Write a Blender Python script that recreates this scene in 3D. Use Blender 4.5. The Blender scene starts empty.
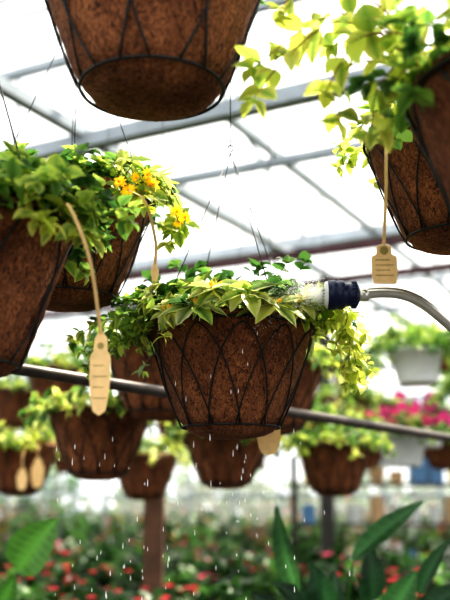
import bpy, math, random
from mathutils import Vector, Matrix
random.seed(7)
rnd=random.random
def U(a,b): return a+(b-a)*rnd()
G=random.gauss
def hx(s):
    s=s.lstrip('#'); o=[]
    for i in (0,2,4):
        c=int(s[i:i+2],16)/255
        o.append(c/12.92 if c<=.04045 else ((c+.055)/1.055)**2.4)
    return tuple(o)
# ---------------------------------------------------------------- materials
def newmat(name):
    m=bpy.data.materials.new(name); m.use_nodes=True
    nt=m.node_tree; b=nt.nodes['Principled BSDF']; return m,nt,b
def simple(name,col,rough=.6,metal=0,noise=0,scale=30,bump=0,spec=None):
    m,nt,b=newmat(name)
    b.inputs['Roughness'].default_value=rough; b.inputs['Metallic'].default_value=metal
    tc=nt.nodes.new('ShaderNodeTexCoord'); nz=nt.nodes.new('ShaderNodeTexNoise'); nz.inputs['Scale'].default_value=scale
    nz.inputs['Detail'].default_value=4
    nt.links.new(tc.outputs['Object'],nz.inputs['Vector'])
    r=nt.nodes.new('ShaderNodeValToRGB')
    k=noise
    r.color_ramp.elements[0].position=.3; r.color_ramp.elements[1].position=.7
    r.color_ramp.elements[0].color=tuple(c*(1-k) for c in col)+(1,)
    r.color_ramp.elements[1].color=tuple(min(1,c*(1+k)) for c in col)+(1,)
    nt.links.new(nz.outputs['Fac'],r.inputs['Fac']); nt.links.new(r.outputs['Color'],b.inputs['Base Color'])
    if bump:
        bp=nt.nodes.new('ShaderNodeBump'); bp.inputs['Strength'].default_value=bump; bp.inputs['Distance'].default_value=.004
        nt.links.new(nz.outputs['Fac'],bp.inputs['Height']); nt.links.new(bp.outputs['Normal'],b.inputs['Normal'])
    return m
def leafmat():
    m,nt,b=newmat('leaf_tissue')
    at=nt.nodes.new('ShaderNodeAttribute'); at.attribute_name='col'
    b.inputs['Roughness'].default_value=.36
    nt.links.new(at.outputs['Color'],b.inputs['Base Color'])
    tc=nt.nodes.new('ShaderNodeTexCoord'); nz=nt.nodes.new('ShaderNodeTexNoise'); nz.inputs['Scale'].default_value=160
    nt.links.new(tc.outputs['Object'],nz.inputs['Vector'])
    bp=nt.nodes.new('ShaderNodeBump'); bp.inputs['Strength'].default_value=.45; bp.inputs['Distance'].default_value=.002
    nt.links.new(nz.outputs['Fac'],bp.inputs['Height']); nt.links.new(bp.outputs['Normal'],b.inputs['Normal'])
    tr=nt.nodes.new('ShaderNodeBsdfTranslucent'); hs=nt.nodes.new('ShaderNodeHueSaturation')
    hs.inputs['Value'].default_value=1.95; hs.inputs['Saturation'].default_value=.93
    nt.links.new(at.outputs['Color'],hs.inputs['Color']); nt.links.new(hs.outputs['Color'],tr.inputs['Color'])
    mx=nt.nodes.new('ShaderNodeMixShader'); mx.inputs[0].default_value=.42
    nt.links.new(b.outputs[0],mx.inputs[1]); nt.links.new(tr.outputs[0],mx.inputs[2])
    nt.links.new(mx.outputs[0],nt.nodes['Material Output'].inputs['Surface'])
    return m
LEAF=leafmat()
def cocomat():
    m,nt,b=newmat('coco_fibre')
    tc=nt.nodes.new('ShaderNodeTexCoord'); 
    mp=nt.nodes.new('ShaderNodeMapping'); mp.inputs['Scale'].default_value=(1,1,.55)
    nt.links.new(tc.outputs['Object'],mp.inputs['Vector'])
    n1=nt.nodes.new('ShaderNodeTexNoise'); n1.inputs['Scale'].default_value=170; n1.inputs['Detail'].default_value=8; n1.inputs['Distortion'].default_value=1.5
    n2=nt.nodes.new('ShaderNodeTexNoise'); n2.inputs['Scale'].default_value=9; n2.inputs['Detail'].default_value=3
    nt.links.new(mp.outputs[0],n1.inputs['Vector']); nt.links.new(tc.outputs['Object'],n2.inputs['Vector'])
    r=nt.nodes.new('ShaderNodeValToRGB')
    e=r.color_ramp.elements; e[0].position=.32; e[0].color=hx('#4a2817')+(1,); e[1].position=.70; e[1].color=hx('#c4855a')+(1,)
    nt.links.new(n1.outputs['Fac'],r.inputs['Fac'])
    r2=nt.nodes.new('ShaderNodeValToRGB'); e=r2.color_ramp.elements; e[0].position=.35; e[0].color=(.45,.38,.36,1); e[1].position=.65; e[1].color=(1,.97,.95,1)
    nt.links.new(n2.outputs['Fac'],r2.inputs['Fac'])
    mx=nt.nodes.new('ShaderNodeMixRGB'); mx.blend_type='MULTIPLY'; mx.inputs[0].default_value=1
    nt.links.new(r.outputs[0],mx.inputs[1]); nt.links.new(r2.outputs[0],mx.inputs[2]); nt.links.new(mx.outputs[0],b.inputs['Base Color'])
    b.inputs['Roughness'].default_value=.95
    bp=nt.nodes.new('ShaderNodeBump'); bp.inputs['Strength'].default_value=.9; bp.inputs['Distance'].default_value=.005
    nt.links.new(n1.outputs['Fac'],bp.inputs['Height']); nt.links.new(bp.outputs['Normal'],b.inputs['Normal'])
    return m
COCO=cocomat()
WIRE=simple('black_coated_wire',(.014,.013,.013),.55,0,.3)
THIN=simple('galvanised_hanger_wire',(.05,.05,.055),.4,.4,.2)
SOIL=simple('potting_soil',(.03,.02,.013),.95,0,.5,80,.8)
STEEL=simple('galvanised_steel',(.42,.46,.50),.45,.5,.15,12)
GREY=simple('grey_painted_frame',(.35,.39,.43),.55,.1,.15,5)
MAROON=simple('rust_primer_purlin',(.085,.032,.040),.7,0,.25,8)
PIPE=simple('dull_conduit_steel',(.10,.083,.075),.42,.3,.3,25)
WHITEP=simple('white_plastic',(.8,.81,.82),.4,0,.05)
TAG=simple('tan_plastic_tag',hx('#ecc890'),.5,0,.08,60)
TAGD=simple('tag_print',hx('#a08e50'),.5,0,.1,60)
NAVY=simple('navy_rubber',hx('#15204a'),.35,0,.2)
ALU=simple('brushed_aluminium',(.76,.74,.72),.28,.9,.06,40)
WOOD=simple('weathered_wood',(.15,.08,.05),.8,0,.35,10,.4)
GRAVEL=simple('gravel_ground',(.05,.05,.045),.95,0,.4,25,.6)
BENCH=simple('bench_slats',(.06,.055,.05),.8,0,.3,10)
TERRA=simple('dark_plastic_pot',(.03,.025,.022),.5,0,.2)
HOSE=simple('green_hose',(.02,.10,.05),.5,0,.1)
def watermat():
    m,nt,b=newmat('water')
    b.inputs['Base Color'].default_value=(.99,.99,1,1); b.inputs['Roughness'].default_value=.1
    t=nt.nodes.new('ShaderNodeBsdfTranslucent'); t.inputs['Color'].default_value=(1,1,1,1)
    tr=nt.nodes.new('ShaderNodeBsdfTransparent')
    m1=nt.nodes.new('ShaderNodeMixShader'); m1.inputs[0].default_value=.5
    nt.links.new(b.outputs[0],m1.inputs[1]); nt.links.new(t.outputs[0],m1.inputs[2])
    m2=nt.nodes.new('ShaderNodeMixShader'); m2.inputs[0].default_value=.85
    nt.links.new(tr.outputs[0],m2.inputs[1]); nt.links.new(m1.outputs[0],m2.inputs[2])
    nt.links.new(m2.outputs[0],nt.nodes['Material Output'].inputs['Surface']); return m
WATER=watermat()
def glazing():
    m,nt,b=newmat('polycarbonate_glazing')
    t=nt.nodes.new('ShaderNodeBsdfTranslucent'); t.inputs['Color'].default_value=(.94,.95,.96,1)
    tr=nt.nodes.new('ShaderNodeBsdfTransparent')
    mx=nt.nodes.new('ShaderNodeMixShader'); mx.inputs[0].default_value=.2
    nt.links.new(tr.outputs[0],mx.inputs[1]); nt.links.new(t.outputs[0],mx.inputs[2])
    nt.links.new(mx.outputs[0],nt.nodes['Material Output'].inputs['Surface']); return m
GLAZ=glazing()
# ---------------------------------------------------------------- mesh builder
class MB:
    def __init__(s): s.v=[];s.f=[];s.c=[];s.m=[];s.mats=[]
    def mi(s,mat):
        if mat not in s.mats: s.mats.append(mat)
        return s.mats.index(mat)
    def add(s,vs,fs,mat,cols=None):
        o=len(s.v); s.v+= [tuple(v) for v in vs]
        s.c+= cols if cols else [(1,1,1)]*len(vs)
        k=s.mi(mat)
        for f in fs: s.f.append(tuple(i+o for i in f)); s.m.append(k)
    def tube(s,pts,r,mat,sides=6,col=None,closed=False,r2=None):
        pts=[Vector(p) for p in pts]; n=len(pts); vs=[];
        prev=None
        for i,p in enumerate(pts):
            if closed: t=pts[(i+1)%n]-pts[i-1]
            else: t=pts[min(i+1,n-1)]-pts[max(i-1,0)]
            t.normalize()
            if prev is None:
                a=Vector((0,0,1)) if abs(t.z)<.9 else Vector((1,0,0)); x=t.cross(a).normalized()
            else:
                x=(prev-t*prev.dot(t)).normalized()
            prev=x; y=t.cross(x)
            rr=r if r2 is None else r+(r2-r)*i/(n-1)
            for k in range(sides):
                an=2*math.pi*k/sides; vs.append(p+x*math.cos(an)*rr+y*math.sin(an)*rr)
        fs=[]
        for i in range(n if closed else n-1):
            j=(i+1)%n
            for k in range(sides):
                l=(k+1)%sides; fs.append((i*sides+k,i*sides+l,j*sides+l,j*sides+k))
        if not closed:
            fs.append(tuple(range(sides))[::-1]); fs.append(tuple((n-1)*sides+k for k in range(sides)))
        s.add(vs,fs,mat,[col or (1,1,1)]*len(vs))
    def lathe(s,prof,mat,seg=32,M=None,jit=0):
        vs=[];n=len(prof)
        for (r,z) in prof:
            for k in range(seg):
                a=2*math.pi*k/seg; q=r+(G(0,jit) if jit else 0)
                v=Vector((q*math.cos(a),q*math.sin(a),z)); vs.append(M@v if M else v)
        fs=[(i*seg+k,i*seg+(k+1)%seg,(i+1)*seg+(k+1)%seg,(i+1)*seg+k) for i in range(n-1) for k in range(seg)]
        s.add(vs,fs,mat)
    def box(s,a,b,w,h,mat):
        a=Vector(a);b=Vector(b);t=(b-a).normalized()
        up=Vector((0,0,1)) if abs(t.z)<.95 else Vector((0,1,0))
        x=t.cross(up).normalized(); y=x.cross(t)
        vs=[p+x*sx*w/2+y*sy*h/2 for p in (a,b) for sx,sy in ((-1,-1),(1,-1),(1,1),(-1,1))]
        s.add(vs,[(0,3,2,1),(4,5,6,7),(0,1,5,4),(1,2,6,5),(2,3,7,6),(3,0,4,7)],mat)
    def leaf(s,o,d,n,L,W,cm,ce,fold=.25,curl=.3,ns=6,ser=0,pw=.8,mat=None,vein=False):
        o=Vector(o);d=Vector(d).normalized();n=Vector(n)
        sd=d.cross(n)
        if sd.length<1e-3: sd=d.cross(Vector((.3,.7,.2)))
        sd.normalize(); n=sd.cross(d)
        vs=[];cs=[]
        for i in range(ns+1):
            t=i/ns; w=.5*W*max(.03,math.sin(math.pi*t**pw))**.85
            if i==ns: w=W*.01
            if ser and i%2 and i<ns: w*=1+ser
            p=o+d*L*(t-.12*curl*t*t)-n*(curl*L*t*t)
            wave=G(0,.03)*W if ns>4 else 0
            if vein:
                dk=tuple(x*(.8 if i%2 else 1.1) for x in ce); rp=(.02*W if i%2 else -.01*W)
                vs+=[p-sd*w+n*(fold*w+wave),p-sd*w*.5+n*(fold*w*.62+rp),p,p+sd*w*.5+n*(fold*w*.62+rp),p+sd*w+n*(fold*w-wave)]; cs+=[ce,dk,cm,dk,ce]
            else:
                vs+=[p-sd*w+n*(fold*w+wave),p,p+sd*w+n*(fold*w-wave)]; cs+=[ce,cm,ce]
        fs=[]; c=5 if vein else 3
        for i in range(ns):
            a=i*c
            for j in range(c-1): fs.append((a+j,a+j+1,a+j+1+c,a+j+c))
        s.add(vs,fs,mat or LEAF,cs)
    def build(s,name,parent=None,smooth=True,loc=None):
        me=bpy.data.meshes.new(name); me.from_pydata(s.v,[],s.f)
        for m in s.mats: me.materials.append(m)
        me.polygons.foreach_set('material_index',s.m)
        me.polygons.foreach_set('use_smooth',[smooth]*len(s.f))
        at=me.color_attributes.new('col','FLOAT_COLOR','POINT')
        flat=[]
        for c in s.c: flat+= [c[0],c[1],c[2],1]
        at.data.foreach_set('color',flat); me.update()
        ob=bpy.data.objects.new(name,me); bpy.context.collection.objects.link(ob)
        if loc is not None: ob.location=loc
        if parent: ob.parent=parent
        return ob
def empty(name,loc=(0,0,0)):
    e=bpy.data.objects.new(name,None); e.empty_display_size=.1; e.location=loc
    bpy.context.collection.objects.link(e); return e
def spl(pts,n=8):
    pts=[Vector(p) for p in pts]; P=[pts[0]*2-pts[1]]+pts+[pts[-1]*2-pts[-2]]; o=[]
    for i in range(1,len(P)-2):
        for k in range(n):
            t=k/n;a,b,c,d=P[i-1],P[i],P[i+1],P[i+2]
            o.append(.5*((2*b)+(c-a)*t+(2*a-5*b+4*c-d)*t*t+(3*b-a-3*c+d)*t**3))
    o.append(pts[-1]); return o
def jit(c,k=.15):
    m=1+G(0,k); return tuple(max(.002,x*m*(1+G(0,k*.25))) for x in c)
C_DK=hx('#28461f'); C_GR=hx('#486e2f'); C_MID=hx('#769640'); C_LM=hx('#b0bb50'); C_YE=hx('#d9d274'); C_CR=hx('#dfdca0')
PAL={'green':[(C_DK,C_GR),(C_GR,C_GR),(C_GR,C_MID),(C_DK,C_GR)],
     'lime':[(C_MID,C_YE),(C_LM,C_YE),(C_LM,C_LM),(C_MID,C_LM)],
     'varieg':[(C_MID,C_CR),(C_GR,C_YE),(C_LM,C_CR),(C_GR,C_CR),(C_GR,C_LM)],
     'fresh':[(C_GR,C_MID),(C_MID,C_LM),(C_MID,C_MID),(C_GR,C_LM)]}
STEMC=hx('#6d7a32'); STEMR=hx('#8a5030')
def leafpair(mb,p,d,perp,L,pal,ns,ser,wr,up=.25,curl=.3):
    for sg in (1,-1):
        cm,ce=random.choice(PAL[pal]); k=1+G(0,.16); cm=tuple(x*k for x in cm); ce=tuple(x*k for x in ce)
        ld=(d*.55+perp*sg*.95+Vector((G(0,.15),G(0,.15),up+G(0,.15)))).normalized()
        nn=(Vector((0,0,1))+d*.2+Vector((G(0,.3),G(0,.3),0)))
        l=L*U(.75,1.2)
        mb.leaf(p,ld,nn,l,l*wr*U(.85,1.15),cm,ce,fold=U(.1,.45),curl=U(.05,curl*2),ns=ns,ser=ser)
def stem(mb,pts,L,pal,ns=6,ser=0,wr=.6,step=.035,r=.0012,colr=None,start=.0,curl=.3):
    pts=[Vector(p) for p in pts]
    mb.tube(pts,r,LEAF,4,colr or STEMC,r2=r*.6)
    acc=0;k=0;tot=sum((pts[i+1]-pts[i]).length for i in range(len(pts)-1)); s0=tot*start;dist=0
    ang=U(0,3)
    for i in range(len(pts)-1):
        seg=pts[i+1]-pts[i]; l=seg.length; 
        if l<1e-6: continue
        d=seg/l; acc+=l; dist+=l
        if acc>=step and dist>s0:
            acc=0;k+=1
            a=d.cross(Vector((0,0,1)));
            if a.length<.2: a=d.cross(Vector((1,0,0)))
            a.normalize(); b=d.cross(a)
            an=ang+(k%2)*math.pi/2
            perp=a*math.cos(an)+b*math.sin(an)*.6
            leafpair(mb,pts[i+1],d,perp.normalized(),L*(.8+.4*(1-dist/tot)),pal,ns,ser,wr,curl=curl)
    d=(pts[-1]-pts[-2]).normalized()
    a=d.cross(Vector((0,0,1)));
    if a.length<.2: a=d.cross(Vector((1,0,0)))
    a.normalize(); b=d.cross(a)
    leafpair(mb,pts[-1],d,a,L*.8,pal,ns,ser,wr,.35); leafpair(mb,pts[-1],d,b,L*.55,pal,ns,ser,wr,.5)
def foliage(mb,R,n,Lr,leafL,palf,ns=6,ser=0,wr=.6,droop=5,elev=(78,12),step=.03,azr=None,z0=0,nst=9,r=.0012):
    for i in range(n):
        rr=R*.88*math.sqrt(rnd()); a=U(0,2*math.pi) if azr is None else U(*azr)
        st=Vector((rr*math.cos(a),rr*math.sin(a),z0)); az=a+G(0,.35)
        el=math.radians(elev[0]+(elev[1]-elev[0])*(rr/R)**1.2+G(0,9)); ln=U(*Lr)
        d=Vector((math.cos(az)*math.cos(el),math.sin(az)*math.cos(el),math.sin(el)))
        p=st.copy();pts=[p.copy()];h=ln/nst
        for k in range(nst):
            d=(d+Vector((G(0,.06),G(0,.06),-droop*h*(1+k/nst)))).normalized(); p=p+d*h; pts.append(p.copy())
        stem(mb,pts,leafL,palf(az,el),ns,ser,wr,step,r)
def daisy(mb,p,n,r,pet=hx('#ffe22e'),cen=hx('#e0a818'),k=9):
    p=Vector(p);n=Vector(n).normalized(); x=n.cross(Vector((0,0,1)));
    if x.length<.1: x=Vector((1,0,0))
    x.normalize(); y=n.cross(x)
    for ly in (0,1):
        for i in range(k):
            a=2*math.pi*(i+.5*ly)/k+G(0,.1); d=x*math.cos(a)+y*math.sin(a)
            mb.leaf(p,d+n*(.15+.35*ly),n,r*(1-.25*ly)*U(.85,1.1),r*.42,jit(pet,.06),jit(pet,.06),.15,.15,5,0,1.1)
    M=Matrix.Translation(p)@n.to_track_quat('Z','Y').to_matrix().to_4x4()
    o=len(mb.v)
    mb.lathe([(r*.17,0),(r*.16,r*.10),(r*.10,r*.15),(0.0001,r*.17)],LEAF,10,M)
    for i in range(o,len(mb.v)): mb.c[i]=cen
# ---------------------------------------------------------------- house frame axes
bx=Vector((.469,.883,0)); ax=Vector((.883,-.469,0))
def W(p,q,z): return ax*p+bx*q+Vector((0,0,z))
def pq(v): return v.dot(ax),v.dot(bx)
BARQ=[3.9,4.7,6.7,7.7,9.2,10.8,13.5]
RAILZ=3.5
near_q=[]
# ---------------------------------------------------------------- basket parts
Hh=.21;RR=.18;RB=.10
def prad(z,R=RR,r=RB,h=Hh):
    t=max(0,(z+h)/h); return r+(R-r)*t**.82
def liner_mesh(R,r,h,seg=56):
    mb=MB()
    prof=[(.0005,-h-.020),(r*.4,-h-.019),(r*.72,-h-.013),(r*.9,-h-.005),(r*.985,-h+.006)]
    for i in range(1,13):
        z=-h+h*i/12; prof.append((prad(z,R,r,h)*.985,z))
    prof+=[(R*.995,.012),(R*.975,.019),(R*.945,.010),(R*.92,-.03)]
    mb.lathe(prof,COCO,seg,jit=.0013)
    mb.lathe([(R*.93,-.022),(R*.6,-.012),(R*.2,-.006),(.0005,-.006)],SOIL,24,jit=.001)
    return mb
def ring(mb,z,R,r,h,wr,seg=48,off=.002,mat=None):
    q=prad(z,R,r,h)+off
    mb.tube([(q*math.cos(2*math.pi*k/seg),q*math.sin(2*math.pi*k/seg),z) for k in range(seg)],wr,mat or WIRE,6,closed=True)
def frame_mesh(R,r,h,style,wr=.0019,seg=48,sides=6):
    mb=MB()
    ring(mb,.002,R,r,h,wr*1.7,seg,.003); 
    ring(mb,-h+.004,R,r,h,wr*1.4,seg,.002)
    if style=='arch':
        N=12
        for k in range(N):
            th=2*math.pi*k/N+.13; pts=[]
            dl=2*math.pi/N*1.45
            for i in range(25):
                t=-1+2*i/24; 
                z=-h+.004+(h-.012)*(1-abs(t)**2.0)
                a=th+dl*(math.copysign(abs(t)**1.25,t)*.75)
                q=prad(z,R,r,h)+.003; pts.append((q*math.cos(a),q*math.sin(a),z))
            mb.tube(pts,wr,WIRE,sides)
    else:
        N=16
        for k in range(N):
            th=2*math.pi*k/N+.05; pts=[]
            for i in range(13):
                t=i/12; z=-h+.004+(h-.004)*t; a=th+.22*math.sin(math.pi*t)*(1 if k%2 else -1)
                q=prad(z,R,r,h)+.003; pts.append((q*math.cos(a),q*math.sin(a),z))
            mb.tube(pts,wr*1.1,WIRE,sides)
    return mb
def hanger(name,parent,loc,R,apex,n=4,wr=.0009,rot=.4,top=None,mat=None,sc=1):
    mb=MB(); mt=mat or THIN
    for k in range(n):
        a=rot+2*math.pi*k/n
        mb.tube([(R*math.cos(a),R*math.sin(a),.004),(0,0,apex)],wr,mt,5)
        mb.tube([((R+.005*math.cos(j))*math.cos(a),(R+.005*math.cos(j))*math.sin(a),.002+.006*math.sin(j)) for j in [i*math.pi/4 for i in range(8)]],wr*1.2,mt,5,closed=True)
    mb.tube([(0.006*math.sin(i*.5),0,apex+.01-.008*math.cos(i*.5)) for i in range(11)],wr*1.6,mt,6)
    v=Vector(loc); p,q=pq(v)
    if v.y<3.3: tq=q; near_q.append(q); 
    else: tq=min(BARQ,key=lambda b:abs(b-q))
    t=(W(p,tq,RAILZ)-v)/sc
    mb.tube([(0,0,apex+.015),tuple(t)],wr*1.1,mt,5)
    return mb.build(name,parent)
MESH={}
def base_parts(par,style,detail=True):
    k=(style,detail)
    if k not in MESH:
        l=liner_mesh(RR,RB,Hh,64 if detail else 28).build('coco_liner',par)
        f=frame_mesh(RR,RB,Hh,style,seg=64 if detail else 28,sides=6 if detail else 4,wr=.0018 if detail else .002).build('wire_frame',par)
        MESH[k]=(l.data,f.data)
    else:
        for nm,me in zip(('coco_liner','wire_frame'),MESH[k]):
            o=bpy.data.objects.new(nm,me); bpy.context.collection.objects.link(o); o.parent=par
def basket(loc,style='arch',apex=.42,rot=.4,fol=None,detail=True,n=4,nm='hanging_basket',sc=1):
    e=empty(nm,loc); e.scale=(sc,sc,sc); base_parts(e,style,detail)
    hanger('hanger_wires',e,loc,RR,apex,n,.0012 if loc[1]<3 else .0014,rot,sc=sc)
    if fol:
        mb=MB(); fol(mb); mb.build('foliage',e)
    return e
# ---- central basket
def fol_center(mb):
    random.seed(21)
    foliage(mb,RR*.95,90,(.09,.18),.042,lambda a,e:'green',7,.1,.8,4,(80,30),.020,azr=(.1,math.pi-.1))
    foliage(mb,RR*.85,55,(.05,.125),.042,lambda a,e:random.choice(['green','green','fresh']),7,.1,.78,4,(80,40),.020)
    foliage(mb,RR*.9,9,(.08,.12),.06,lambda a,e:'varieg',8,0,.52,4,(65,30),.04,azr=(-math.pi*.95,-.1))
    foliage(mb,RR*.9,12,(.11,.18),.045,lambda a,e:random.choice(['lime','varieg']),7,0,.58,5,(50,20),.03,azr=(-.6,.6))
    foliage(mb,RR*.95,16,(.15,.25),.032,lambda a,e:random.choice(['fresh','lime']),7,0,.55,4,(30,8),.026,azr=(2.8,3.7))
    for (x,y,z) in ((.25,-.06,-.12),(.285,0,-.05),(.21,-.12,-.06),(.265,-.03,-.085),(.235,-.09,-.03),(.30,-.03,-.09),(.27,-.07,-.12),(.245,-.10,-.09)):
        stem(mb,spl([(.12,y*.5,0),(.19,y,.05),(.24,y,.02),(x,y,z)],6),.042,'lime',7,0,.64,.026,.0014)
    for (x,y,z) in ((-.21,-.06,-.03),(-.24,-.04,-.01),(-.19,-.10,-.02)):
        stem(mb,spl([(-.12,y*.5,0),(-.17,y,.045),(x*.95,y,.02),(x-.01,y,z)],6),.03,'fresh',7,0,.6,.025,.0014)
    for (x,y,z,s) in ((-.075,-.20,.018,1.1),(-.035,-.185,.055,1.),(.03,-.20,.045,1.2),(.085,-.19,.022,1.15),(.14,-.165,.03,.95),(-.13,-.15,.015,.75)):
        c=Vector((x,y,z)); stem(mb,spl([(x*.6,y*.5,0),(x*.85,y*.8,z+.01),c],5),.03,'varieg',6,0,.5,.05)
        for i in range(6):
            a=2*math.pi*i/6+U(-.3,.3); d=Vector((math.cos(a),-.4+.5*math.sin(a),.55*math.sin(a)-.18))
            cm,ce=random.choice(PAL['varieg'])
            mb.leaf(c,d,Vector((G(0,.2),-.6,1)),s*U(.052,.072),s*U(.028,.036),jit(cm),jit(ce),.25,.3,9)
        for i in range(6):
            mb.leaf(c+Vector((G(0,.006),-.003,.005)),Vector((G(0,.6),G(0,.6),.8)),Vector((0,-1,.2)),.014,.007,hx('#d9a13a'),hx('#e8c040'),.3,.2,4)
CEN=(.013,2.0,1.867)
basket(CEN,'arch',.42,.55,fol_center,sc=1.03)
# ---- top basket
def fol_top(mb):
    random.seed(3)
    foliage(mb,RR,50,(.1,.2),.05,lambda a,e:random.choice(['green','lime']),6,0,.6,4,(80,40),.03)
basket((-.122,1.392,2.402),'rib',.42,.3,fol_top,sc=1.14)
# ---- near left
def fol_l1(mb):
    random.seed(5)
    foliage(mb,RR,120,(.06,.15),.036,lambda a,e:random.choice(['green','fresh','fresh']),7,.1,.78,4,(75,18),.021)
    for i in range(6):
        a=U(-1.4,-.2); stem(mb,spl([(.12*math.cos(a),.12*math.sin(a),0),(.19*math.cos(a),.19*math.sin(a),.03),(.23*math.cos(a),.23*math.sin(a),-.03)],5),.045,'lime',7,0,.65,.03)
basket((-.470,1.519,1.955),'rib',.42,.9,fol_l1,sc=1.13)
def fol_l2(mb):
    random.seed(11)
    foliage(mb,RR*.95,120,(.05,.125),.034,lambda a,e:random.choice(['green','green','fresh']),7,.1,.8,4,(75,20),.019)
    for q in ([(.1,-.05,.02),(.17,-.07,.06),(.22,-.10,.02),(.235,-.12,-.09)],[(.1,-.08,.02),(.17,-.1,.05),(.21,-.12,.0),(.225,-.13,-.12)],[(.1,-.08,.02),(.14,-.15,.05),(.17,-.18,.01),(.19,-.19,-.06)],[(.1,-.03,.02),(.19,-.06,.04),(.24,-.08,-.02),(.25,-.1,-.08)]):
        stem(mb,spl(q,6),.04,'lime',7,0,.6,.025)
    for p in ((.130,-.18,-.005),(.150,-.185,-.025),(.163,-.175,.005),(.195,-.175,-.01),(.185,-.18,.01),(.245,-.14,-.055),(.262,-.135,-.065),(.250,-.145,-.08)):
        p=Vector(p)
        mb.tube(spl([(p.x*.6,p.y*.6,0),(p.x*.85,p.y*.85,.04+p.z*.5),p],5),.0012,LEAF,4,STEMC)
        daisy(mb,p,(G(.1,.45),-.8,.1+G(0,.3)),U(.015,.021))
        for i in range(4): mb.leaf(p-Vector((0,-.01,.012)),Vector((G(0,1),G(0,.4),G(-.4,.6))),(0,-1,.4),.04,.022,jit(C_MID),jit(C_LM),.3,.2,7,.1)
basket((-.358,1.99,2.160),'arch',.5,.2,fol_l2,sc=1.04)
# ---- right near
def fol_r1(mb):
    random.seed(8)
    foliage(mb,RR*.9,55,(.08,.17),.04,lambda a,e:random.choice(['lime','fresh','green','green']),7,.05,.68,5,(80,25),.026)
    def S(pts,L=.043,pal='lime',st=.032): stem(mb,spl(pts,7),L,pal,8,0,.62,st,.0014,colr=STEMR)
    S([(-.12,.0,.0),(-.2,.03,.09),(-.27,.03,.12),(-.34,.05,.07),(-.375,.05,.02)],.047)
    S([(-.12,.02,.0),(-.19,.05,.11),(-.25,.06,.15),(-.31,.07,.13),(-.375,.08,.08)],.047)
    S([(-.12,.01,.0),(-.19,.04,.13),(-.26,.05,.19),(-.31,.05,.18),(-.34,.05,.15)],.047)
    S([(-.1,-.02,.0),(-.17,.0,.08),(-.24,.02,.09),(-.285,.03,.02)])
    S([(-.12,-.02,.0),(-.18,.0,.05),(-.215,.04,.03),(-.225,.05,-.03)])
    S([(-.13,-.04,.0),(-.18,-.03,.03),(-.205,.0,.01),(-.215,.01,-.04)],.036)
    S([(-.1,.08,.0),(-.15,.12,.12),(-.2,.13,.16),(-.26,.13,.14)])
    S([(-.1,-.08,.0),(-.15,-.1,.06),(-.18,-.08,.04),(-.19,-.06,-.02)],.04,'fresh')
    S([(-.05,-.12,.0),(-.09,-.17,.06),(-.11,-.19,.04),(-.12,-.2,-.0)],.036,'green')
    S([(-.06,-.06,.0),(-.11,-.07,.09),(-.15,-.07,.12),(-.20,-.06,.11)],.04)
    S([(-.12,.03,.0),(-.19,.05,.07),(-.25,.06,.07),(-.265,.07,-.0)],.04)
basket((.495,1.244,2.085),'rib',.42,.2,fol_r1,sc=1.2)
def fol_r2(mb):
    random.seed(9)
    foliage(mb,RR,55,(.08,.17),.04,lambda a,e:random.choice(['lime','fresh','lime']),6,0,.6,6,(80,8),.028)
basket((.475,1.76,2.225),'arch',.42,.7,fol_r2)
# ---- rear baskets
def folv(seed,pals,extra=0):
    random.seed(seed); mb=MB()
    foliage(mb,RR,60,(.08,.17),.048,lambda a,e:random.choice(pals),4,0,.65,5,(80,12),.032,nst=6,r=.0018)
    o=mb.build('foliage'); me=o.data; bpy.data.objects.remove(o); return me
FV=[folv(31,['fresh','lime','green']),folv(32,['lime','varieg','green']),folv(33,['green','green','fresh']),folv(34,['green','fresh','lime'])]
def rear(loc,k,rotz=0,style='arch',nm='hanging_basket'):
    e=empty(nm,loc); base_parts(e,style,False); hanger('hanger_wires',e,loc,RR,.42,3,.0013,rotz)
    o=bpy.data.objects.new('foliage',FV[k]); bpy.context.collection.objects.link(o); o.parent=e; o.rotation_euler=(0,0,rotz*3)
for i,(x,y,z,k) in enumerate([(-.45,3.253,1.796,0),(.004,3.93,1.773,0),(.52,4.35,1.745,0),(-.444,5.07,1.725,1),(-1.0,4.45,1.748,1),
    (-.22,2.98,1.986,3),(.167,3.18,1.949,3),
    (-1.37,5.9,2.18,3),(-.917,4.95,2.19,0),(.867,6.5,2.20,0),(1.04,7.4,2.59,2),(1.71,7.1,1.95,2),(.67,8.1,2.28,2),(.1,9.1,2.23,2),(-1.38,8.1,2.1,2),(-.444,8.1,2.19,3),
    (-2.0,7.3,2.35,2),(2.3,8.4,2.5,3),(1.5,9.4,2.35,0),(2.2,6.2,2.2,0),(-1.9,9.5,2.2,3),(-1.75,6.2,2.45,0),(1.62,6.6,2.62,0),(1.25,6.0,2.55,3),(.62,5.6,1.98,0)]):
    rear((x,y,z),k,.37*i+.2)
random.seed(41)
def farrow(q,pc,n,z,sp):
    for i in range(n):
        v=W(pc+(i-n/2)*sp+G(0,.05),q,z+G(0,.08)); rear(tuple(v),random.choice([2,0,3]),U(0,6))
farrow(9.2,-4.9,9,2.35,.75); farrow(10.8,-5.7,11,2.2,.8); farrow(13.5,-7.2,12,2.5,.85)
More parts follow.
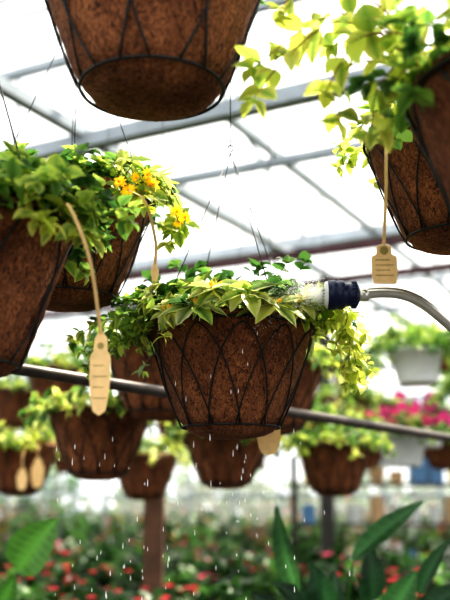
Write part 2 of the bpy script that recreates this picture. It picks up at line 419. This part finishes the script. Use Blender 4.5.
def whitepot(loc,s,k,flow=None,nm='white_hanging_pot'):
    e=empty(nm,loc); mb=MB()
    mb.lathe([(.0005,-.17*s),(.09*s,-.17*s),(.098*s,-.16*s),(.125*s,-.02*s),(.135*s,-.02*s),(.137*s,0),(.128*s,.003),(.12*s,-.02*s),(.0005,-.015*s)],WHITEP,28)
    mb.build('pot_shell',e); hanger('hanger_wires',e,loc,.13*s,.4,3,.0013,.5)
    random.seed(int(loc[0]*100)); mb=MB()
    foliage(mb,.13*s,65,(.10,.22),.045,lambda a,e_:random.choice(k),4,0,.65,5,(80,15),.028,nst=6,r=.0018)
    mb.build('foliage',e)
    if flow:
        mb=MB()
        for i in range(48):
            a=U(0,6.28);r=U(.05,.29); p=Vector((r*math.cos(a),r*math.sin(a),.17-r*.5+G(0,.035)))
            c=jit(flow,.15)
            for j in range(5):
                b=j*1.257; mb.leaf(p,(math.cos(b),math.sin(b)*.6-.3,math.sin(b)),(0,-1,.3),.034,.036,c,c,.1,.1,3)
        mb.build('petunia_flowers',e)
whitepot((1.04,4.84,2.294),1.1,['green','fresh'])
whitepot((1.06,5.45,1.885),1.15,['green','fresh'],hx('#c8287e'))
whitepot((1.42,5.0,2.11),1.1,['green','fresh'])
whitepot((1.40,6.3,2.02),1.0,['green'],hx('#c8409a'))
# ---------------------------------------------------------------- tags
def tag(path,end,h,w,nm='plant_tag',ribs=True,face=(0,-1,0)):
    mb=MB(); P=spl(path,8); vs=[];fs=[]
    for p in P: 
        vs+=[p+Vector((-.0030,0,0)),p+Vector((.0030,0,0)),p+Vector((.0030,.0012,0)),p+Vector((-.0030,.0012,0))]
    for i in range(len(P)-1):
        for k in range(4): fs.append((i*4+k,i*4+(k+1)%4,i*4+4+(k+1)%4,i*4+4+k))
    mb.add(vs,fs,TAG)
    e=Vector(end); out=[(-.12,0),(-.3,-.06),(-.34,-.22),(-.5,-.3),(-.5,-.55),(-.42,-.8),(-.3,-.95),(0,-1),(.3,-.95),(.42,-.8),(.5,-.55),(.5,-.3),(.34,-.22),(.3,-.06),(.12,0)]
    if ribs==2: out=[(-.12,0),(-.28,-.05),(-.3,-.25),(-.5,-.32),(-.5,-.72),(-.44,-.97),(-.38,-1),(.38,-1),(.44,-.97),(.5,-.72),(.5,-.32),(.3,-.25),(.28,-.05),(.12,0)]
    n=len(out); f=[e+Vector((a*w,0,b*h)) for a,b in out]; b_=[p+Vector((0,.0018,0)) for p in f]
    fs=[tuple(range(n)),tuple(range(2*n-1,n-1,-1))]+[(i,(i+1)%n,n+(i+1)%n,n+i)[::-1] for i in range(n)]
    mb.add(f+b_,fs,TAG)
    if ribs:
        M=Matrix.Translation(e+Vector((0,-.0006,-.16*h)))@Matrix.Rotation(math.pi/2,4,'X')
        mb.lathe([(w*.16,-.0005),(w*.16,.0006),(.0003,.0006)],TAGD,14,M)
        for k in range(4):
            z=-.40-.13*k; mb.box(e+Vector((-w*.34,-.0005,z*h)),e+Vector((w*.34*(1 if k%2 else .6),-.0005,z*h)),.001,.0012,TAGD)
    return mb.build(nm,smooth=False)
tag([(-.275,1.435,1.962),(-.248,1.356,1.955),(-.215,1.379,1.873),(-.204,1.458,1.765)],(-.204,1.458,1.768),.136,.034)
tag([(.335,1.66,2.20),(.30,1.56,2.16),(.288,1.53,2.037),(.282,1.54,1.940)],(.282,1.54,1.943),.072,.046,ribs=2)
tag([(.10,2.185,1.872),(.103,2.21,1.80),(.106,2.20,1.70)],(.106,2.20,1.70),.096,.058,ribs=False)
tag([(-.20,1.78,2.13),(-.165,1.77,2.10),(-.146,1.82,2.03),(-.148,1.84,1.985)],(-.148,1.84,1.987),.04,.016,ribs=False)
tag([(-.87,4.29,1.75),(-.87,4.24,1.73),(-.87,4.25,1.68)],(-.87,4.25,1.69),.14,.06,ribs=False)
tag([(-.93,4.27,1.75),(-.93,4.2,1.70),(-.93,4.2,1.63)],(-.93,4.2,1.64),.10,.05,ribs=False)
# ---------------------------------------------------------------- conduit pipe behind the baskets
mb=MB()
a=Vector((-.5375,2.135,1.812)); b=Vector((.85,3.43,1.727)); d=b-a
P0=a-d*.9; P1=b+d*2.2
mb.tube([P0+(P1-P0)*i/20 for i in range(21)],.0155,PIPE,20)
c=P0+(P1-P0)*.3; mb.tube([c-d*.02,c+d*.02],.021,PIPE,20)
mb.tube([P0,Vector((P0.x,P0.y,0))],.02,PIPE,12); mb.tube([P1,Vector((P1.x,P1.y,0))],.02,PIPE,12)
mb.build('conduit_pipe')
# ---------------------------------------------------------------- watering wand
wand=empty('watering_wand',(.208,1.82,1.914))
M=Matrix.Rotation(math.pi/2,4,'Y')
mb=MB()
mb.lathe([(.0003,-.004),(.020,-.003),(.0265,.0),(.0285,.002),(.0285,.007),(.027,.009)],WHITEP,36,M)
for rr,nn in ((.006,6),(.012,12),(.018,18)):
    for k in range(nn):
        an=2*math.pi*k/nn; y=rr*math.cos(an); z=rr*math.sin(an)
        mb.tube([(-.005,y,z),(-.002,y,z)],.0008,NAVY,5)
mb.build('rose_face',wand)
mb=MB()
mb.lathe([(.027,.003),(.030,.005),(.0315,.018),(.030,.021),(.0290,.025),(.0305,.028),(.0305,.036),(.027,.040),(.0245,.043),(.0235,.052),(.0265,.054),(.0265,.064),(.021,.068),(.014,.071),(.0003,.071)],NAVY,40,M)
for k in range(20):
    an=2*math.pi*k/20; mb.tube([(.054,.0268*math.cos(an),.0268*math.sin(an)),(.064,.0268*math.cos(an),.0268*math.sin(an))],.0018,NAVY,6)
mb.build('rose_collar',wand)
mb=MB()
mb.lathe([(.012,.069),(.0135,.075),(.0135,.083),(.0115,.085),(.0115,.09)],ALU,24,M)
tp=spl([(.085,0,.004),(.12,0,.006),(.155,0,.003),(.19,0,-.010),(.225,0,-.036),(.275,0,-.081),(.36,-.01,-.163),(.50,-.02,-.29)],10)
mb.tube(tp,.0115,ALU,18)
mb.build('wand_tube',wand)
mb=MB()
mb.tube([(.49,-.02,-.28),(.54,-.022,-.33),(.60,-.025,-.39)],.019,NAVY,18); mb.tube(spl([(.52,-.02,-.33),(.53,-.02,-.37),(.58,-.02,-.41)],5),.005,NAVY,8)
mb.build('wand_grip',wand)
mb=MB()
mb.tube(spl([(.59,-.025,-.38),(.66,-.03,-.5),(.72,0,-.9),(.75,.1,-1.5),(.85,.3,-1.86),(1.2,.7,-1.90),(1.8,.8,-1.90)],10),.011,HOSE,12)
mb.build('garden_hose',wand)
random.seed(77)
mb=MB(); o=Vector((.203,1.82,1.914))
def drop(mb,p,r,l=1.0):
    M=Matrix.Translation(p); mb.lathe([(.00002,-r*l),(r*.75,-r*l*.6),(r,-r*l*.1),(r*.6,r*l*.7),(.00002,r*l*1.4)],WATER,6,M)
for k in range(5200):
    t=rnd()**1.5; rr=.023*(1+1.5*t)
    p=o+Vector((-.15*t+G(0,.007),G(0,rr*.5)+.03*t,G(0,rr*.48)-.030*t*t))
    drop(mb,p,U(.0004,.0010))
mb.build('water_spray')
mb=MB()
for k in range(75):
    p=Vector((CEN[0]+G(-.03,.15),CEN[1]+G(-.02,.12),U(1.22,1.64))); 
    drop(mb,p,U(.0007,.0013),U(3,6))
for k in range(40):
    drop(mb,Vector((U(-.38,-.05),U(1.85,2.15),U(1.25,1.62))),U(.0008,.0014),U(3,6))
for k in range(9):
    drop(mb,Vector((CEN[0]+U(-.12,.06),1.78,U(1.68,1.86))),U(.0008,.0012),U(2.5,5))
mb.build('falling_water_drops')
# ---------------------------------------------------------------- greenhouse structure
PM=(-14,11); QM=(-5.4,19.8)
gut=[-5.4,.9,7.2,13.5,19.8]
mb=MB()
for q,z,w,mt in ((3.9,3.5,.085,GREY),(4.7,3.5,.05,GREY),(6.7,3.5,.06,MAROON),(7.7,3.5,.065,MAROON),(9.2,3.5,.05,GREY),(10.8,3.5,.06,GREY),(13.5,3.5,.08,GREY),(16,3.5,.06,GREY)):
    mb.box(W(PM[0],q,z),W(PM[1],q,z),w,w,mt)
for q in sorted(set(round(x,3) for x in near_q)):
    mb.tube([W(-4,q,RAILZ),W(4,q,RAILZ)],.008,STEEL,8)
mb.build('roof_purlins',smooth=False)
mb=MB()
for p,z,w in ((-9,3.56,.07),(-6,3.56,.07),(-3.0,3.56,.065),(-2.35,3.75,.05),(0.,3.56,.07),(3,3.56,.07),(6,3.56,.07)):
    mb.box(W(p,QM[0],z),W(p,QM[1],z),w,w,GREY)
mb.build('roof_tie_beams',smooth=False)
mb=MB()
for q,zc in ((3.9,3.5),(10.2,3.5)):
    mb.box(W(PM[0],q,zc+.55),W(PM[1],q,zc+.55),.05,.05,GREY)
    p=PM[0]
    while p<PM[1]-.7:
        mb.tube([W(p,q,zc),W(p,q,zc+.55)],.012,GREY,8); p+=1.5
mb.build('roof_truss',smooth=False)
mb=MB(); mg=MB()
for i in range(4):
    g0,g1=gut[i],gut[i+1]; r=(g0+g1)/2; zg,zr=3.8,5.3
    for (qa,za,qb,zb) in ((g0,zg,r,zr),(r,zr,g1,zg)):
        mg.add([W(PM[0],qa,za),W(PM[1],qa,za),W(PM[1],qb,zb),W(PM[0],qb,zb)],[(0,1,2,3)],GLAZ)
        p=PM[0]
        while p<=PM[1]:
            mb.box(W(p,qa,za-.02),W(p,qb,zb-.02),.028,.04,STEEL); p+=2.2
    mb.box(W(PM[0],r,zr),W(PM[1],r,zr),.07,.07,STEEL)
for g in gut: mb.box(W(PM[0],g,3.75),W(PM[1],g,3.75),.14,.10,STEEL)
mb.build('roof_frame',smooth=False); mg.build('ceiling_glazing',smooth=False)
def wall(nm,A,B):
    A=Vector(A);B=Vector(B); L=(B-A).length; t=(B-A)/L
    e=empty(nm,(0,0,0)); g=MB(); g.add([A+Vector((0,0,.7)),B+Vector((0,0,.7)),B+Vector((0,0,3.8)),A+Vector((0,0,3.8))],[(0,1,2,3)],GLAZ); g.build('glazing',e,False)
    f=MB(); f.box(A+Vector((0,0,.35)),B+Vector((0,0,.35)),.12,.7,BENCH)
    n=int(L/1.2)
    for i in range(n+1):
        c=A+t*L*i/n; f.box(c+Vector((0,0,.0)),c+Vector((0,0,3.8)),.06,.06,GREY)
    for z in (.72,1.6,2.7,3.78): f.box(A+Vector((0,0,z)),B+Vector((0,0,z)),.05,.06,GREY)
    f.build('glazing_bars',e,False)
wall('wall_back',W(PM[0],QM[1],0),W(PM[1],QM[1],0)); wall('wall_left',W(PM[0],QM[0],0),W(PM[0],QM[1],0))
wall('wall_right',W(PM[1],QM[0],0),W(PM[1],QM[1],0)); wall('wall_front',W(PM[0],QM[0],0),W(PM[1],QM[0],0))
mb=MB(); mb.add([(-60,-60,0),(60,-60,0),(60,60,0),(-60,60,0)],[(0,1,2,3)],GRAVEL); mb.build('floor',smooth=False)
def hedge(A,B,n,seed):
    random.seed(seed); mb=MB(); A=Vector(A);B=Vector(B); N=40
    hs=[random.choice([U(.9,1.5),U(2.2,3.8),U(1.6,2.8)]) for _ in range(N+2)]
    for k in range(N):
        c=A+(B-A)*((k+.5)/N); mb.tube([c,c+Vector((G(0,.1),G(0,.1),hs[k]*.8))],.06,WOOD,6,r2=.02)
    for i in range(n):
        t=rnd(); k=t*N; h=hs[int(k)]*(1-(k-int(k)))+hs[int(k)+1]*(k-int(k))
        c=A+(B-A)*t+Vector((G(0,.35),G(0,.35),U(.05,1)*h)); cc=jit(random.choice([C_DK,C_GR,C_GR,hx('#5c7a46')]),.3)
        d=Vector((G(0,1),G(0,1),G(0,.7))); l=U(.2,.4); mb.leaf(c,d,(G(0,.5),-1,.5),l,l*.7,cc,cc,.2,.2,3)
    mb.build('shrub_hedge')
hedge(W(-15.5,22,0),W(9,22,0),6500,71); hedge(W(-16,3,0),W(-16,21,0),3500,72)
mb=MB()
mb.box((-.43,5.62,0),(-.43,5.62,1.63),.12,.12,WOOD); mb.box((-.43,5.62,1.63),(-.43,5.62,1.66),.15,.15,WOOD); mb.build('wooden_post',smooth=False)
mb=MB(); mb.box((.95,8.6,0),(.95,8.6,3.5),.12,.12,BENCH); mb.box((.95,8.6,0),(.95,8.6,.03),.3,.3,BENCH); mb.build('support_column',smooth=False)
def benchrow(q,p0,p1,seed,dens,fl,ph=(.18,.4),z=.72,w=1.1):
    random.seed(seed)
    e=empty('plant_bench',(0,0,0)); mb=MB()
    for k in range(6):
        qq=q-w/2+w*k/5; mb.box(W(p0,qq,z-.02),W(p1,qq,z-.02),.12,.03,BENCH)
    p=p0+.1
    while p<p1:
        for qq in (q-w/2+.05,q+w/2-.05): mb.box(W(p,qq,0),W(p,qq,z-.03),.06,.06,BENCH)
        mb.box(W(p,q-w/2,z-.06),W(p,q+w/2,z-.06),.05,.05,BENCH); p+=1.5
    mb.build('bench_frame',e,False)
    mb=MB(); n=int((p1-p0)*dens)
    for i in range(n):
        c=W(U(p0,p1),q+U(-w/2,w/2),z); h=U(*ph); 
        mb.lathe([(.035,0),(.05,.09),(.047,.085)],TERRA,8,Matrix.Translation(c))
        f=random.choice(fl); g=random.choice([C_DK,C_DK,C_DK,C_GR,C_GR])
        for j in range(26):
            a=U(0,6.28); d=Vector((math.cos(a),math.sin(a),U(.2,2.2))).normalized(); st=c+Vector((G(0,.03),G(0,.03),.08+rnd()*h*.7)); l=U(.06,.12)
            k1=jit(g,.3); mb.leaf(st,d,(0,0,1),l,l*.6,k1,k1,.2,.3,3)
        if f:
            for j in range(random.randint(2,5)):
                s=c+Vector((G(0,.07),G(0,.07),.08+h*U(.65,1.08))); cc=jit(f,.25)
                for b in range(6):
                    an=b*1.047; mb.leaf(s,(math.cos(an),math.sin(an),.35+.4*(b%2)),(0,0,1),.034,.03,cc,cc,.2,.2,3)
    mb.build('bedding_plants',e)
RED=hx('#a82c34'); PINK=hx('#bb4870'); WHT=hx('#c8c6bc'); OR=hx('#b0583a')
for i,(q,dn,fl) in enumerate([(3.95,36,[RED,None,None,None]),(6.2,32,[RED,PINK,None,None,None,None]),(8.2,28,[RED,None,None,None,WHT]),(10.2,26,[RED,None,None,None,OR]),(12.6,24,[None,None,WHT,PINK])]):
    c=-.531*q; benchrow(q,c-3.4-.12*i,c+3.6,100+i,dn,fl,(.15,.4) if i<3 else (.3,.75))
random.seed(66)
mb=MB(); sh=(1.9,9.6)
cols=[simple('pkg_'+n,hx(c),.5,0,.1) for n,c in (('white','#d4d6d4'),('blue','#5f86ac'),('yellow','#e0bf4a'),('teal','#6fa8a0'),('tan','#b99a74'))]
for z in (.3,.8,1.25,1.65):
    mb.box((sh[0]-1.2,sh[1],z),(sh[0]+1.2,sh[1],z),.4,.03,BENCH)
    x=sh[0]-1.1
    while x<sh[0]+1.1:
        w=U(.1,.22);h=U(.12,.28)
        if rnd()<.5: mb.box((x,sh[1]-.05,z+.016+h/2),(x+w,sh[1]-.05,z+.016+h/2),.2,h,random.choice(cols))
        else: mb.lathe([(.0005,0),(w*.35,0),(w*.5,h*.8),(w*.45,h*.8)],random.choice(cols),14,Matrix.Translation((x+w/2,sh[1]-.05,z+.016)))
        x+=w+U(.02,.1)
for x in (-1.18,1.18): 
    for y in (-.18,.18): mb.box((sh[0]+x,sh[1]+y,0),(sh[0]+x,sh[1]+y,1.95),.04,.04,BENCH)
mb.build('display_shelf',smooth=False)
# ---------------------------------------------------------------- near broad-leaf plants on a low bench
def broad(loc,leaves,nm='broad_leaf_plant'):
    e=empty(nm,loc); L0=Vector(loc); mb=MB()
    mb.lathe([(.0005,0),(.08,0),(.085,.01),(.105,.17),(.115,.17),(.117,.195),(.105,.195),(.10,.17),(.0005,.165)],TERRA,28); mb.build('pot',e)
    mb=MB()
    for (b,t,w,c) in leaves:
        b=Vector(b)-L0;t=Vector(t)-L0; d=t-b
        mb.tube(spl([(G(0,.02),G(0,.02),.165),(b.x*.4,b.y*.4,b.z*.6),b],6),.006,LEAF,6,jit(C_GR,.1),r2=.004)
        c=jit(c,.12); mb.leaf(b,d,Vector((-d.z*.6+G(0,.4),-.9,.5)),d.length*1.04,w,tuple(x*1.7 for x in c),c,.45,.2,18,0,.75,vein=True)
    mb.build('leaves',e)
LG=hx('#2b4f2a'); LB=hx('#4f8030'); LD=hx('#1c3820')
random.seed(12)
broad((.36,3.02,.72),[((.235,3.02,1.20),(.14,2.95,1.46),.075,LG),((.41,3.0,1.31),(.615,2.95,1.515),.075,LG),((.47,3.03,1.18),(.475,3.0,1.355),.085,LD),((.33,3.0,1.14),(.28,2.95,1.29),.09,LD),((.38,3.05,1.13),(.34,3.1,1.27),.08,LD),((.62,3.02,1.2),(.69,2.95,1.38),.06,LD),((.3,3.02,1.13),(.17,2.98,1.25),.08,LD),((.52,3.0,1.13),(.58,2.9,1.27),.1,LG),((.42,2.95,1.13),(.43,2.85,1.26),.08,LD),((.2,2.95,1.1),(.1,2.9,1.22),.08,LD),((.6,2.95,1.12),(.72,2.9,1.26),.09,LD)])
broad((-.72,3.02,.72),[((-.665,3.0,1.275),(-.55,2.93,1.435),.15,LB),((-.72,2.98,1.13),(-.66,2.9,1.25),.10,LB),((-.8,3.0,1.2),(-.93,2.95,1.35),.1,LG),((-.72,3.05,1.12),(-.75,3.15,1.25),.08,LD)])
mb=MB()
for k in range(6): mb.box((-1.3,2.65+k*.15,.705),(1.4,2.65+k*.15,.705),.12,.03,BENCH)
for x in (-1.25,0,1.35):
    for y in (2.65,3.4): mb.box((x,y,0),(x,y,.69),.06,.06,BENCH)
mb.build('low_bench',smooth=False)
# ---------------------------------------------------------------- light
w=bpy.data.worlds.new('sky'); bpy.context.scene.world=w; w.use_nodes=True
bg=w.node_tree.nodes['Background']; bg.inputs['Color'].default_value=(.95,.98,1,1); bg.inputs['Strength'].default_value=1.5
s=bpy.data.lights.new('sun','SUN'); s.energy=9.5; s.angle=math.radians(1.5); s.color=(1,.92,.76)
so=bpy.data.objects.new('sun',s); bpy.context.collection.objects.link(so)
so.rotation_euler=Vector((-.45,-.30,-.84)).to_track_quat('-Z','Y').to_euler(); so.location=(3,5,8)
# ---------------------------------------------------------------- camera
cam=bpy.data.cameras.new('camera'); co=bpy.data.objects.new('camera',cam); bpy.context.collection.objects.link(co)
co.location=(0,0,1.5); co.rotation_euler=(math.radians(102.5),0,0); cam.lens=54; cam.sensor_width=36; cam.sensor_fit='AUTO'
cam.dof.use_dof=True; cam.dof.focus_distance=1.82; cam.dof.aperture_fstop=2.3; cam.clip_start=.05
bpy.context.scene.camera=co
vs=bpy.context.scene.view_settings; vs.view_transform='Standard'; vs.look='None'; vs.exposure=0
try: vs.look='High Contrast'
except Exception as ex: print(ex)
